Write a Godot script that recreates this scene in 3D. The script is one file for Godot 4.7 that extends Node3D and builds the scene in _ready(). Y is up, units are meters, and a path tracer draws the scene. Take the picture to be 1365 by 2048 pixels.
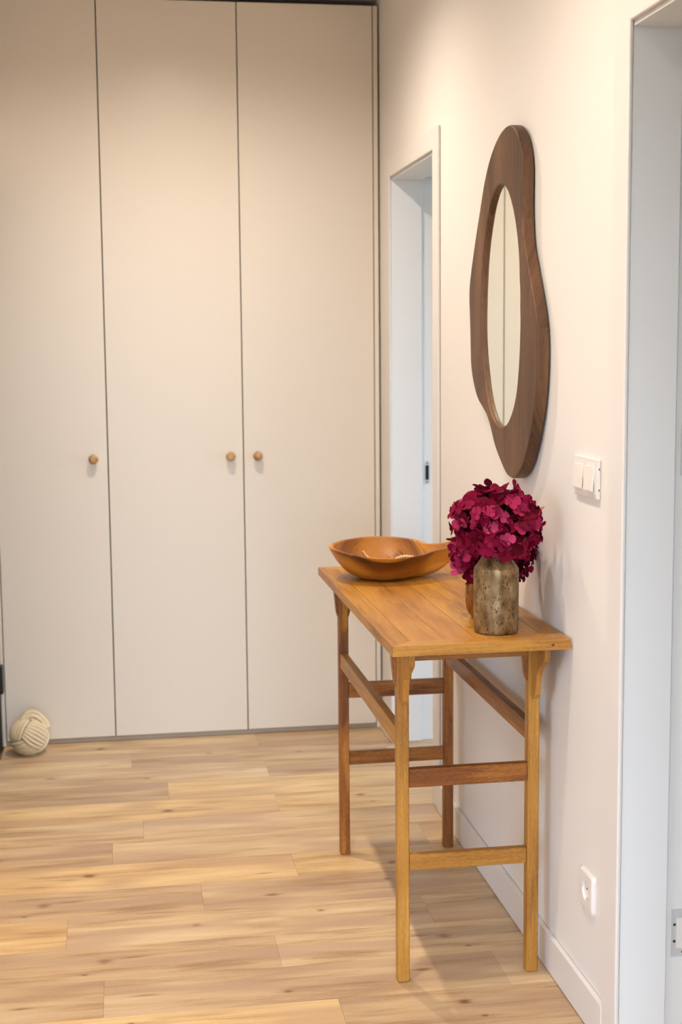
extends Node3D
# A hallway: cream wardrobe, pale wood floor, console table with bowl and vases, wooden mirror, two doorways.
# World: the right wall's face is x = 0, the camera looks along -z, the floor is y = 0.

const CZ := -5.258            # front plane of the wardrobe doors
const CEIL := 2.765
const BACK_Z := 3.2           # the glazed wall behind the camera
const BACK_L := -4.0
const LEFT := -1.457          # face of the left wall
var M := {}
var rng := RandomNumberGenerator.new()

# ---------------------------------------------------------------- mesh collector
class MB:
	var v := PackedVector3Array()
	var n := PackedVector3Array()
	var t := PackedVector2Array()
	var axis := 0                     # the axis along the grain
	var off := Vector2.ZERO
	var per := Vector2(1.0, 0.3)      # metres that one texture covers
	var free := false                 # uv given by hand
	func uv(p: Vector3) -> Vector2:
		var a := p[axis]
		var b := p[(axis + 1) % 3] + p[(axis + 2) % 3]
		return Vector2(a / per.x, b / per.y) + off
	func tri(a: Vector3, b: Vector3, c: Vector3, na: Vector3, nb: Vector3, nc: Vector3) -> void:
		tri_uv(a, b, c, na, nb, nc, uv(a), uv(b), uv(c))
	func tri_uv(a: Vector3, b: Vector3, c: Vector3, na: Vector3, nb: Vector3, nc: Vector3, ua: Vector2, ub: Vector2, uc: Vector2) -> void:
		var g := (b - a).cross(c - a)
		if g.dot(na + nb + nc) > 0.0:      # front faces run clockwise
			v.append_array([a, c, b]); n.append_array([na, nc, nb]); t.append_array([ua, uc, ub])
		else:
			v.append_array([a, b, c]); n.append_array([na, nb, nc]); t.append_array([ua, ub, uc])
	func quad(a: Vector3, b: Vector3, c: Vector3, d: Vector3, nn: Vector3) -> void:
		tri(a, b, c, nn, nn, nn)
		tri(a, c, d, nn, nn, nn)
	func quad4(a: Vector3, b: Vector3, c: Vector3, d: Vector3, na: Vector3, nb: Vector3, nc: Vector3, nd: Vector3) -> void:
		tri(a, b, c, na, nb, nc)
		tri(a, c, d, na, nc, nd)
	func box(lo: Vector3, hi: Vector3, bevel := 0.0, basis := Basis.IDENTITY, origin := Vector3.ZERO) -> MB:
		var c := (lo + hi) * 0.5
		var h := (hi - lo) * 0.5
		var b := minf(bevel, minf(h.x, minf(h.y, h.z)) * 0.9)
		var P := func(sx: int, sy: int, sz: int, face: int) -> Vector3:
			var s := Vector3(sx, sy, sz)
			var p := h - Vector3(b, b, b)
			p[face] = h[face]
			return origin + basis * (c + p * s)
		for f in 3:
			var f1 := (f + 1) % 3
			var f2 := (f + 2) % 3
			for s in [-1, 1]:
				var nn := Vector3.ZERO
				nn[f] = s
				nn = basis * nn
				var q: Array[Vector3] = []
				for k in [[-1, -1], [1, -1], [1, 1], [-1, 1]]:
					var g := [0, 0, 0]
					g[f] = s; g[f1] = k[0]; g[f2] = k[1]
					q.append(P.call(g[0], g[1], g[2], f))
				quad(q[0], q[1], q[2], q[3], nn)
		if b <= 0.0:
			return self
		for f in 3:                        # twelve rounded edges
			var f1 := (f + 1) % 3
			var f2 := (f + 2) % 3
			for s1 in [-1, 1]:
				for s2 in [-1, 1]:
					var n1 := Vector3.ZERO
					var n2 := Vector3.ZERO
					n1[f1] = s1; n2[f2] = s2
					n1 = basis * n1; n2 = basis * n2
					var g := [0, 0, 0]
					g[f1] = s1; g[f2] = s2
					g[f] = -1
					var a: Vector3 = P.call(g[0], g[1], g[2], f1)
					var d: Vector3 = P.call(g[0], g[1], g[2], f2)
					g[f] = 1
					var bb: Vector3 = P.call(g[0], g[1], g[2], f1)
					var cc: Vector3 = P.call(g[0], g[1], g[2], f2)
					quad4(a, bb, cc, d, n1, n1, n2, n2)
		for sx in [-1, 1]:
			for sy in [-1, 1]:
				for sz in [-1, 1]:
					tri(P.call(sx, sy, sz, 0), P.call(sx, sy, sz, 1), P.call(sx, sy, sz, 2), basis * Vector3(sx, 0, 0), basis * Vector3(0, sy, 0), basis * Vector3(0, 0, sz))
		return self
	func grid(pts: Array, closed_u: bool, uvs: Array = [], flip := false) -> MB:   # rows of points, smooth normals
		var rows := pts.size()
		var cols: int = pts[0].size()
		var nr := []
		for i in rows:
			var line := PackedVector3Array()
			for j in cols:
				var jl := (j - 1 + cols) % cols if closed_u else maxi(j - 1, 0)
				var jr := (j + 1) % cols if closed_u else mini(j + 1, cols - 1)
				var du: Vector3 = pts[i][jr] - pts[i][jl]
				var dv: Vector3 = pts[mini(i + 1, rows - 1)][j] - pts[maxi(i - 1, 0)][j]
				if du.length() < 1e-7:
					var far := mini(i + 1, rows - 1) if i == 0 else i - 1
					du = pts[far][jr] - pts[far][jl]
				line.append(dv.cross(du).normalized() * (-1.0 if flip else 1.0))
			nr.append(line)
		for i in rows - 1:
			for j in (cols if closed_u else cols - 1):
				var k := (j + 1) % cols
				var a: Vector3 = pts[i][j]; var b: Vector3 = pts[i][k]; var c: Vector3 = pts[i + 1][k]; var d: Vector3 = pts[i + 1][j]
				if uvs.is_empty():
					if a.distance_squared_to(b) > 1e-14: tri(a, b, c, nr[i][j], nr[i][k], nr[i + 1][k])
					if c.distance_squared_to(d) > 1e-14: tri(a, c, d, nr[i][j], nr[i + 1][k], nr[i + 1][j])
				else:
					var ua: Vector2 = uvs[i][j]; var ub: Vector2 = uvs[i][j + 1 if closed_u else k]; var uc: Vector2 = uvs[i + 1][j + 1 if closed_u else k]; var ud: Vector2 = uvs[i + 1][j]
					if a.distance_squared_to(b) > 1e-14: tri_uv(a, b, c, nr[i][j], nr[i][k], nr[i + 1][k], ua, ub, uc)
					if c.distance_squared_to(d) > 1e-14: tri_uv(a, c, d, nr[i][j], nr[i + 1][k], nr[i + 1][j], ua, uc, ud)
		return self
	func lathe(profile: Array, seg := 48, at := Vector3.ZERO, basis := Basis.IDENTITY) -> MB:   # Vector2(radius, height), bottom to top
		var pts := []
		var uvs := []
		var run := 0.0
		for i in profile.size():
			if i > 0: run += profile[i].distance_to(profile[i - 1])
			var line := PackedVector3Array()
			var lu := PackedVector2Array()
			for j in seg:
				var a := TAU * j / seg
				line.append(at + basis * Vector3(cos(a) * profile[i].x, profile[i].y, sin(a) * profile[i].x))
				lu.append(Vector2(float(j) / seg, run * 4.0))
			lu.append(Vector2(1.0, run * 4.0))
			pts.append(line)
			uvs.append(lu)
		return grid(pts, true, uvs, false)
	func tube(path: Array, radius: float, seg := 8, caps := true) -> MB:
		var pts := []
		var up := Vector3(0.31, 0.87, 0.39).normalized()
		for i in path.size():
			var d: Vector3 = (path[mini(i + 1, path.size() - 1)] - path[maxi(i - 1, 0)]).normalized()
			var x := (up - d * up.dot(d)).normalized()
			var y := d.cross(x)
			up = x
			var line := PackedVector3Array()
			for j in seg:
				var a := TAU * j / seg
				line.append(path[i] + (x * cos(a) + y * sin(a)) * radius)
			pts.append(line)
		if caps:
			for e in [0, pts.size() - 1]:
				var line := PackedVector3Array()
				for j in seg: line.append(path[0 if e == 0 else path.size() - 1])
				if e == 0: pts.push_front(line)
				else: pts.append(line)
		return grid(pts, true, [], false)
	func prism(poly: PackedVector2Array, basis: Basis, origin: Vector3, thick: float) -> MB:  # polygon in basis.x/basis.y, pushed along basis.z
		var idx := Geometry2D.triangulate_polygon(poly)
		var z := basis.z * thick
		var at := func(p: Vector2) -> Vector3: return origin + basis.x * p.x + basis.y * p.y
		for i in range(0, idx.size(), 3):
			var a: Vector3 = at.call(poly[idx[i]]); var b: Vector3 = at.call(poly[idx[i + 1]]); var c: Vector3 = at.call(poly[idx[i + 2]])
			tri(a, b, c, -basis.z, -basis.z, -basis.z)
			tri(a + z, b + z, c + z, basis.z, basis.z, basis.z)
		var turn := -1.0 if Geometry2D.is_polygon_clockwise(poly) else 1.0
		for i in poly.size():
			var p := poly[i]
			var q := poly[(i + 1) % poly.size()]
			var d := (q - p).normalized()
			var nn := (basis.x * d.y - basis.y * d.x) * turn
			quad(at.call(p), at.call(q), at.call(q) + z, at.call(p) + z, nn)
		return self
	func mesh() -> ArrayMesh:
		var a := []
		a.resize(Mesh.ARRAY_MAX)
		a[Mesh.ARRAY_VERTEX] = v
		a[Mesh.ARRAY_NORMAL] = n
		a[Mesh.ARRAY_TEX_UV] = t
		var m := ArrayMesh.new()
		m.add_surface_from_arrays(Mesh.PRIMITIVE_TRIANGLES, a)
		return m

# ---------------------------------------------------------------- naming
var taken := {}
func numbered(called: String) -> String:
	if not taken.has(called):
		taken[called] = 0
		return called
	taken[called] += 1
	return "%s_%03d" % [called, taken[called]]

func tag(o: Node, label: String, category: String, group := "", kind := "") -> Node:
	if label: o.set_meta("label", label)
	if category: o.set_meta("category", category)
	if group: o.set_meta("group", group)
	if kind: o.set_meta("kind", kind)
	return o

func thing(called: String, label: String, category: String, at := Vector3.ZERO, group := "") -> Node3D:
	var o := Node3D.new()
	o.name = numbered(called)
	o.position = at
	add_child(o, true)
	tag(o, label, category, group)
	return o

func obj(called: String, mesh, mat: Material, parent: Node = null) -> MeshInstance3D:
	var o := MeshInstance3D.new()
	o.mesh = mesh.mesh() if mesh is MB else mesh
	o.material_override = mat
	o.cast_shadow = GeometryInstance3D.SHADOW_CASTING_SETTING_ON
	if parent == null or parent == self:
		o.name = numbered(called)
		add_child(o, true)
	else:
		var key := called
		var k := 0
		while parent.has_node(NodePath(key)):
			k += 1
			key = "%s_%03d" % [called, k]
		o.name = key
		parent.add_child(o, true)
	return o

func struct(called: String, mesh, mat: Material, label: String, category := "wall") -> MeshInstance3D:
	var o := obj(called, mesh, mat)
	tag(o, label, category, "", "structure")
	return o

# ---------------------------------------------------------------- procedural textures
func noise_bytes(sd: int, freq: float, fw: int, fh: int, w: int, h: int, oct := 3) -> PackedByteArray:
	var f := FastNoiseLite.new()
	f.seed = sd
	f.noise_type = FastNoiseLite.TYPE_SIMPLEX_SMOOTH
	f.frequency = freq
	f.fractal_octaves = oct
	var im := f.get_seamless_image(fw, fh, false, false, 0.15, true)
	im.convert(Image.FORMAT_L8)
	if fw != w or fh != h:
		im.resize(w, h, Image.INTERPOLATE_CUBIC)
	return im.get_data()

# Grain runs along the picture's width. cols: dark, mid, light, and a second tone mixed in by patches.
func wood(sd: int, w: int, h: int, cols: Array, band := 1.0, streak := 0.5, grain := 0.35, ring := 0.06, rings := 60.0, patch := 0.5, knots: Array = []) -> ImageTexture:
	var a := noise_bytes(sd, 0.035, 40, 64, w, h, 3)
	var b := noise_bytes(sd + 1, 0.09, maxi(w / 16, 16), h, w, h, 3)
	var c := noise_bytes(sd + 2, 0.35, maxi(w / 6, 16), h, w, h, 2)
	var e := noise_bytes(sd + 3, 0.03, 48, 48, w, h, 2)
	var dk := PackedFloat32Array()
	dk.resize(w * h)
	for k in knots:      # x, y, half length, half width, strength (fractions of the picture)
		var lx: float = k[2] * w
		var ly: float = k[3] * h
		var cx: float = k[0] * w
		var cy: float = k[1] * h
		for y in range(maxi(0, int(cy - ly * 3)), mini(h, int(cy + ly * 3))):
			for x in range(maxi(0, int(cx - lx * 3)), mini(w, int(cx + lx * 3))):
				var dx := (x - cx) / lx
				var dy := (y - cy) / ly
				var d := dx * dx + dy * dy
				var wob := (b[y * w + x] - 128) / 190.0
				dk[y * w + x] += k[4] * exp(-d * (1.6 + wob)) + 0.16 * k[4] * exp(-(dx * dx * 0.18 + dy * dy * 0.5))
	var c0: Color = cols[0]
	var c1: Color = cols[1]
	var c2: Color = cols[2]
	var c3: Color = cols[3]
	var out := PackedByteArray()
	out.resize(w * h * 3)
	var i := 0
	for y in h:
		var fy := float(y) / h
		for x in w:
			var an := (a[i] - 128) / 128.0
			var t := 0.5 + an * 0.5 * band + (b[i] - 128) / 256.0 * streak + (c[i] - 128) / 256.0 * grain
			t += sin((an * 0.12 + fy) * rings + (b[i] - 128) * 0.012) * ring
			t = clampf(t - dk[i] * 0.9, -0.35, 1.2)
			var q := c1.lerp(c0, 1.0 - t * 2.0) if t < 0.5 else c1.lerp(c2, t * 2.0 - 1.0)
			q = q.lerp(c3, clampf((e[i] - 110) / 110.0, 0.0, 1.0) * patch)
			out[i * 3] = clampi(int(q.r * 255.0), 0, 255)
			out[i * 3 + 1] = clampi(int(q.g * 255.0), 0, 255)
			out[i * 3 + 2] = clampi(int(q.b * 255.0), 0, 255)
			i += 1
	return ImageTexture.create_from_image(Image.create_from_data(w, h, false, Image.FORMAT_RGB8, out))

func mottled(sd: int, w: int, h: int) -> ImageTexture:     # aged metallic glaze: soft clouds, dark pits and drips
	var a := noise_bytes(sd, 0.02, w, h / 2, w, h, 4)
	var b := noise_bytes(sd + 1, 0.115, w, h / 2, w, h, 3)
	var c := noise_bytes(sd + 2, 0.03, w, h / 3, w, h, 2)
	var light := Color(0.67, 0.565, 0.41)
	var dark := Color(0.40, 0.295, 0.165)
	var pit := Color(0.10, 0.075, 0.055)
	var out := PackedByteArray()
	out.resize(w * h * 3)
	for i in w * h:
		var q := dark.lerp(light, clampf(a[i] / 255.0 * 1.3 - 0.1, 0.0, 1.0))
		var p := smoothstep(0.62, 0.74, b[i] / 255.0) * smoothstep(0.46, 0.68, c[i] / 255.0)
		q = q.lerp(pit, p * 0.9)
		out[i * 3] = int(q.r * 255.0)
		out[i * 3 + 1] = int(q.g * 255.0)
		out[i * 3 + 2] = int(q.b * 255.0)
	return ImageTexture.create_from_image(Image.create_from_data(w, h, false, Image.FORMAT_RGB8, out))

func mat(c: Color, rough := 0.5, metal := 0.0) -> StandardMaterial3D:
	var m := StandardMaterial3D.new()
	m.albedo_color = c
	m.roughness = rough
	m.metallic = metal
	return m

func tex_mat(t: Texture2D, rough := 0.5, tint := Color.WHITE) -> StandardMaterial3D:
	var m := mat(tint, rough)
	m.albedo_texture = t
	return m

func fine_bump(m: StandardMaterial3D, sd: int, freq: float, depth: float, scale := 2.0) -> void:
	var f := FastNoiseLite.new()
	f.seed = sd
	f.frequency = freq
	f.fractal_octaves = 3
	var im := f.get_seamless_image(256, 256)
	im.convert(Image.FORMAT_L8)
	m.heightmap_enabled = true
	m.heightmap_texture = ImageTexture.create_from_image(im)
	m.heightmap_scale = depth
	m.uv1_triplanar = true
	m.uv1_scale = Vector3.ONE * scale

func _ready() -> void:
	rng.seed = 20

	# ------------------------------------------------ camera
	var cam := Camera3D.new()
	cam.name = "camera"
	cam.position = Vector3(-0.9855, 1.488, 0.0)
	cam.rotation = Vector3(-0.118105, -0.155795, -0.008926)
	cam.near = 0.05
	cam.far = 60.0
	var lens := CameraAttributesPhysical.new()
	lens.frustum_focal_length = 49.0
	lens.frustum_focus_distance = 3.2
	lens.exposure_aperture = 4.5
	cam.attributes = lens
	cam.fov = 40.246
	add_child(cam)

	# ------------------------------------------------ sky and exposure
	var env := Environment.new()
	env.background_mode = Environment.BG_SKY
	var sky := Sky.new()
	var sm := ProceduralSkyMaterial.new()
	sm.sky_top_color = Color(0.62, 0.76, 0.90)
	sm.sky_horizon_color = Color(0.86, 0.93, 1.0)
	sm.ground_horizon_color = Color(0.70, 0.73, 0.72)
	sm.ground_bottom_color = Color(0.42, 0.42, 0.38)
	sm.sky_energy_multiplier = 3.3
	sm.ground_energy_multiplier = 1.65
	sky.sky_material = sm
	env.sky = sky
	env.tonemap_mode = Environment.TONE_MAPPER_LINEAR
	env.tonemap_exposure = 0.835
	env.sdfgi_enabled = true
	env.ssao_enabled = true
	env.ssil_enabled = true
	var we := WorldEnvironment.new()
	we.name = "world_environment"
	we.environment = env
	add_child(we)

	materials()
	shell()
	wardrobe()
	doorways()
	left_door()
	downlight(Vector3(-0.75, CEIL, -4.27), "round recessed ceiling downlight nearest the wardrobe", 1.03)
	downlight(Vector3(-0.75, CEIL, -2.67), "round recessed ceiling downlight over the hall beside the near doorway", 0.84)
	downlight(Vector3(-0.75, CEIL, -1.07), "round recessed ceiling downlight between the near doorway and the camera")
	downlight(Vector3(-0.75, CEIL, 0.53), "round recessed ceiling downlight behind the camera")
	table()
	mirror()
	bowl()
	vases()
	switch_and_socket()
	rope_ball()

func materials() -> void:
	M.wall = mat(Color(0.93, 0.912, 0.893), 0.75)
	fine_bump(M.wall, 3, 0.09, 0.02, 3.0)
	M.ceiling = mat(Color(0.96, 0.945, 0.93), 0.85)
	M.trim = mat(Color(0.925, 0.905, 0.89), 0.4)
	M.jamb = mat(Color(0.925, 0.93, 0.93), 0.35)
	M.cabinet = mat(Color(0.915, 0.88, 0.825), 0.32)
	M.plinth = mat(Color(0.66, 0.61, 0.54), 0.4)
	M.dark = mat(Color(0.20, 0.18, 0.14), 0.8)
	M.bed = mat(Color(0.50, 0.40, 0.30), 0.8)
	M.black = mat(Color(0.03, 0.03, 0.03), 0.45)
	M.plastic = mat(Color(0.935, 0.91, 0.89), 0.32)
	M.steel = mat(Color(0.84, 0.86, 0.865), 0.4, 0.25)
	M.hole = mat(Color(0.02, 0.03, 0.035), 0.6)
	M.clay = mat(Color(0.80, 0.77, 0.71), 0.5)
	var teak := [Color(0.48, 0.295, 0.085), Color(0.725, 0.51, 0.20), Color(0.83, 0.625, 0.30), Color(0.66, 0.435, 0.16)]
	var deep := [Color(0.34, 0.17, 0.04), Color(0.60, 0.365, 0.12), Color(0.72, 0.48, 0.20), Color(0.51, 0.28, 0.075)]
	M.teak = tex_mat(wood(11, 1024, 384, teak, 0.55, 0.36, 0.42, 0.04, 44.0, 0.45), 0.42)
	M.teak_deep = tex_mat(wood(23, 1024, 256, deep, 0.7, 0.6, 0.5, 0.08, 44.0, 0.5), 0.42)
	M.dowel = mat(Color(0.42, 0.24, 0.11), 0.6)
	var walnut := [Color(0.26, 0.165, 0.09), Color(0.405, 0.275, 0.17), Color(0.51, 0.365, 0.235), Color(0.34, 0.22, 0.125)]
	M.walnut = tex_mat(wood(37, 768, 384, walnut, 0.8, 0.5, 0.5, 0.05, 40.0, 0.6), 0.5)
	var bw := [Color(0.30, 0.15, 0.03), Color(0.71, 0.455, 0.145), Color(0.84, 0.59, 0.25), Color(0.52, 0.285, 0.07)]
	M.bowl = tex_mat(wood(51, 512, 512, bw, 1.15, 0.35, 0.25, 0.14, 24.0, 0.6), 0.36)
	var kn := [Color(0.60, 0.44, 0.28), Color(0.76, 0.60, 0.42), Color(0.85, 0.71, 0.53), Color(0.70, 0.53, 0.35)]
	M.knob = tex_mat(wood(61, 256, 128, kn, 0.8, 0.5, 0.5, 0.1, 50.0, 0.3), 0.5)
	M.glaze = tex_mat(mottled(71, 512, 384), 0.36)
	M.glaze.metallic = 0.5
	M.glaze_amber = M.glaze.duplicate()
	M.glaze_amber.albedo_color = Color(1.0, 0.82, 0.56)
	M.glaze_amber.roughness = 0.28
	M.mirror = mat(Color(0.965, 0.98, 0.955), 0.015, 1.0)
	M.rope = mat(Color(0.93, 0.86, 0.72), 0.9)
	fine_bump(M.rope, 9, 0.2, 0.08, 14.0)
	M.bead = mat(Color(0.93, 0.85, 0.72), 0.45)
	M.stem = mat(Color(0.25, 0.22, 0.10), 0.7)
	M.petals = []
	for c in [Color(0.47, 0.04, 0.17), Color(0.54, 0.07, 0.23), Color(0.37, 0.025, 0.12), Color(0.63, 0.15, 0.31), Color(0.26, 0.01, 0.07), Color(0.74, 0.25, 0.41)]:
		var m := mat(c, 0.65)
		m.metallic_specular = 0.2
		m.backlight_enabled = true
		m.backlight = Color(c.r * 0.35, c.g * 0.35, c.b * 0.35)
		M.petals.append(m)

# ---------------------------------------------------------------- the room
func shell() -> void:
	# floor: a dark bed and planks of one length laid in rows across the hall, staggered
	var bed := MB.new().box(Vector3(BACK_L - 0.15, -0.12, -5.9), Vector3(3.4, -0.009, BACK_Z + 0.15))
	var floor_ := struct("floor", bed, M.bed, "pale oak plank floor running across the hallway", "floor")
	var looks := []
	var oak := [Color(0.64, 0.505, 0.37), Color(0.84, 0.72, 0.555), Color(0.915, 0.83, 0.68), Color(0.765, 0.645, 0.53)]
	var kn := [      # knots: x, y, half length, half width, strength
		[[0.30, 0.35, 0.018, 0.06, 1.0], [0.33, 0.72, 0.008, 0.03, 0.7], [0.80, 0.60, 0.03, 0.035, 0.6], [0.55, 0.15, 0.05, 0.02, 0.4]],
		[[0.62, 0.40, 0.020, 0.06, 1.1], [0.10, 0.75, 0.03, 0.03, 0.5], [0.68, 0.52, 0.05, 0.03, 0.5]],
		[[0.20, 0.60, 0.025, 0.06, 0.7], [0.55, 0.30, 0.010, 0.04, 0.9], [0.90, 0.50, 0.04, 0.03, 0.5]],
		[[0.45, 0.30, 0.05, 0.02, 0.45]],
		[[0.45, 0.55, 0.022, 0.08, 1.1], [0.50, 0.20, 0.008, 0.025, 0.7], [0.38, 0.62, 0.04, 0.03, 0.5]],
		[[0.75, 0.30, 0.014, 0.05, 0.9], [0.15, 0.40, 0.04, 0.03, 0.5]],
		[[0.35, 0.50, 0.014, 0.05, 1.0], [0.70, 0.70, 0.012, 0.04, 0.8], [0.52, 0.62, 0.06, 0.02, 0.4]],
		[[0.85, 0.45, 0.026, 0.06, 0.8]],
	]
	for k in 8:
		var ring := 0.05 if k % 3 == 1 else 0.015
		var tx := wood(100 + k * 7, 1024, 200, oak, 0.70, 0.28, 0.20, ring, 34.0 + k * 3, 0.85, kn[k])
		for tint in [Color(1, 1, 1), Color(1.04, 1.02, 0.95), Color(0.94, 0.925, 0.925)]:
			looks.append(tex_mat(tx, 0.42, tint))
	# where a cross joint shows in each row (rows counted from the wardrobe)
	var joint := {0: -0.507, 1: -0.98, 2: -0.505, 3: -0.86, 4: -0.51, 5: -0.95, 6: -1.044, 7: -0.523, 8: -0.80, 9: -1.157, 10: -0.635, 11: -1.06, 12: -0.528}
	var L := 0.944
	var W := 0.188
	var r := 0
	var z := -5.277
	while z < 1.6:
		var jx: float = joint[r] if joint.has(r) else rng.randf_range(-1.2, -0.3)
		var start := BACK_L if z > -2.7 else LEFT
		while jx > start: jx -= L
		while jx < 3.2:
			var x0 := maxf(jx, start)
			var x1 := minf(jx + L, 3.2)
			if x1 - x0 > 0.03:
				var b := MB.new()
				var flip := rng.randi() % 4
				b.box(Vector3(x0 + 0.0001, -0.008, z + 0.0001), Vector3(x1 - 0.0001, 0.0, z + W - 0.0001), 0.0004)
				for i in b.v.size():
					var u := (b.v[i].x - jx) / L
					var w := (b.v[i].z - z) / W
					b.t[i] = Vector2(1.0 - u if flip & 1 else u, 1.0 - w if flip & 2 else w) * Vector2(0.998, 0.98) + Vector2(0.001, 0.01)
				var pick := (rng.randi() % 8) * 3 + rng.randi() % 3
				obj("plank", b, looks[pick], floor_)
			jx += L
		z += W
		r += 1

	struct("ceiling", MB.new().box(Vector3(BACK_L - 0.15, CEIL, -5.9), Vector3(3.4, CEIL + 0.15, BACK_Z + 0.15)), M.ceiling, "plain white ceiling over the hallway", "ceiling")
	# right wall with its two doorways
	var w := MB.new()
	var H := 2.10
	w.box(Vector3(0, 0, -5.9), Vector3(0.16, CEIL, -5.06))
	w.box(Vector3(0, H, -5.06), Vector3(0.16, CEIL, -4.305))
	w.box(Vector3(0, 0, -4.305), Vector3(0.16, CEIL, -2.645))
	w.box(Vector3(0, H, -2.645), Vector3(0.16, CEIL, -1.885))
	w.box(Vector3(0, 0, -1.885), Vector3(0.16, CEIL, BACK_Z))
	struct("wall_right", w, M.wall, "cream white wall on the right that carries the mirror")
	# left wall, with the opening of the dark door
	w = MB.new()
	w.box(Vector3(LEFT - 0.15, 0, -5.9), Vector3(LEFT, CEIL, -5.256))
	w.box(Vector3(LEFT - 0.15, 2.12, -5.256), Vector3(LEFT, CEIL, -4.28))
	w.box(Vector3(LEFT - 0.15, 0, -4.28), Vector3(LEFT, CEIL, -2.7))
	struct("wall_left", w, M.wall, "plain light wall along the left edge of the hallway")
	struct("wall_back", MB.new().box(Vector3(LEFT, 0, -5.9), Vector3(0, CEIL, -5.85)), M.wall, "wall behind the wardrobe at the end of the hall")
	var glass := mat(Color(1, 1, 1, 0.04), 0.0)
	glass.transparency = BaseMaterial3D.TRANSPARENCY_ALPHA
	# behind the camera the hall opens into a wider space with a glazed wall
	struct("wall_return", MB.new().box(Vector3(BACK_L, 0, -2.85), Vector3(LEFT - 0.15, CEIL, -2.7)), M.wall, "return wall where the hall opens out behind the camera")
	w = MB.new()
	w.box(Vector3(BACK_L - 0.15, 0, -2.85), Vector3(BACK_L, 0.3, BACK_Z))
	w.box(Vector3(BACK_L - 0.15, 2.4, -2.85), Vector3(BACK_L, CEIL, BACK_Z))
	w.box(Vector3(BACK_L - 0.15, 0.3, -2.85), Vector3(BACK_L, 2.4, -1.0))
	w.box(Vector3(BACK_L - 0.15, 0.3, 0.6), Vector3(BACK_L, 2.4, BACK_Z))
	struct("wall_side", w, M.wall, "side wall with a window in the open space left of the camera")
	var side := Node3D.new()
	side.name = "window_4"
	add_child(side, true)
	tag(side, "white framed window left of the camera", "window", "", "structure")
	var sf := MB.new()
	sf.box(Vector3(BACK_L - 0.11, 0.3, -1.0), Vector3(BACK_L - 0.04, 0.37, 0.6), 0.004)
	sf.box(Vector3(BACK_L - 0.11, 2.33, -1.0), Vector3(BACK_L - 0.04, 2.4, 0.6), 0.004)
	for zz in [-1.0, -0.235, 0.53]:
		sf.box(Vector3(BACK_L - 0.11, 0.37, zz), Vector3(BACK_L - 0.04, 2.33, zz + 0.07), 0.004)
	obj("window_frame", sf, M.trim, side)
	for zz in [-0.93, -0.165]:
		obj("pane", MB.new().box(Vector3(BACK_L - 0.077, 0.37, zz), Vector3(BACK_L - 0.073, 2.33, zz + 0.695)), glass, side)
	w = MB.new()
	w.box(Vector3(BACK_L - 0.15, 2.5, BACK_Z), Vector3(3.4, CEIL, BACK_Z + 0.15))
	w.box(Vector3(BACK_L - 0.15, 0, BACK_Z), Vector3(-3.0, 2.5, BACK_Z + 0.15))
	w.box(Vector3(-0.15, 0, BACK_Z), Vector3(3.4, 2.5, BACK_Z + 0.15))
	w.box(Vector3(-3.0, 0, BACK_Z), Vector3(-0.15, 0.1, BACK_Z + 0.15))
	struct("wall_front", w, M.wall, "wall with a wide glazed opening behind the camera")
	var big := Node3D.new()
	big.name = "window_3"
	add_child(big, true)
	tag(big, "wide white framed window behind the camera", "window", "", "structure")
	var bf := MB.new()
	bf.box(Vector3(-3.0, 0.1, BACK_Z + 0.04), Vector3(-0.15, 0.17, BACK_Z + 0.11), 0.004)
	bf.box(Vector3(-3.0, 2.43, BACK_Z + 0.04), Vector3(-0.15, 2.5, BACK_Z + 0.11), 0.004)
	for xx in [-3.0, -1.61, -0.22]:
		bf.box(Vector3(xx, 0.17, BACK_Z + 0.04), Vector3(xx + 0.07, 2.43, BACK_Z + 0.11), 0.004)
	obj("window_frame", bf, M.trim, big)
	for xx in [-2.93, -1.54]:
		obj("pane", MB.new().box(Vector3(xx, 0.17, BACK_Z + 0.073), Vector3(xx + 1.32, 2.43, BACK_Z + 0.077)), glass, big)
	# the two daylit rooms behind the right wall
	struct("wall_partition", MB.new().box(Vector3(0.16, 0, -2.95), Vector3(3.2, CEIL, -2.85)), M.wall, "partition between the two rooms beyond the doorways")
	struct("wall_far", MB.new().box(Vector3(0.16, 0, -5.9), Vector3(3.2, CEIL, -5.75)), M.wall, "end wall of the room beyond the far doorway")
	struct("wall_near", MB.new().box(Vector3(0.16, 0, 1.6), Vector3(3.2, CEIL, 1.75)), M.wall, "end wall of the room beyond the near doorway")
	w = MB.new()
	w.box(Vector3(3.2, 0, -5.9), Vector3(3.4, 0.5, 1.75))
	w.box(Vector3(3.2, 2.35, -5.9), Vector3(3.4, CEIL, 1.75))
	for s in [[-5.9, -5.2], [-3.0, -2.2], [-1.4, 1.75]]:
		w.box(Vector3(3.2, 0.5, s[0]), Vector3(3.4, 2.35, s[1]))
	struct("wall_outer", w, M.wall, "outer wall with the windows that light the side rooms")
	var k := 1
	for s in [[-5.2, -3.0], [-2.2, -1.4]]:
		var win := Node3D.new()
		win.name = "window_%d" % k
		add_child(win, true)
		tag(win, "white framed window of the room beyond the %s doorway" % ["far", "near"][k - 1], "window", "", "structure")
		var f := MB.new()
		f.box(Vector3(3.26, 0.5, s[0]), Vector3(3.33, 0.56, s[1]), 0.004)
		f.box(Vector3(3.26, 2.29, s[0]), Vector3(3.33, 2.35, s[1]), 0.004)
		for zz in [s[0], (s[0] + s[1]) / 2 - 0.03, s[1] - 0.06]:
			f.box(Vector3(3.26, 0.56, zz), Vector3(3.33, 2.29, zz + 0.06), 0.004)
		obj("window_frame", f, M.trim, win)
		var gl := mat(Color(1, 1, 1, 0.04), 0.0)
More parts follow.
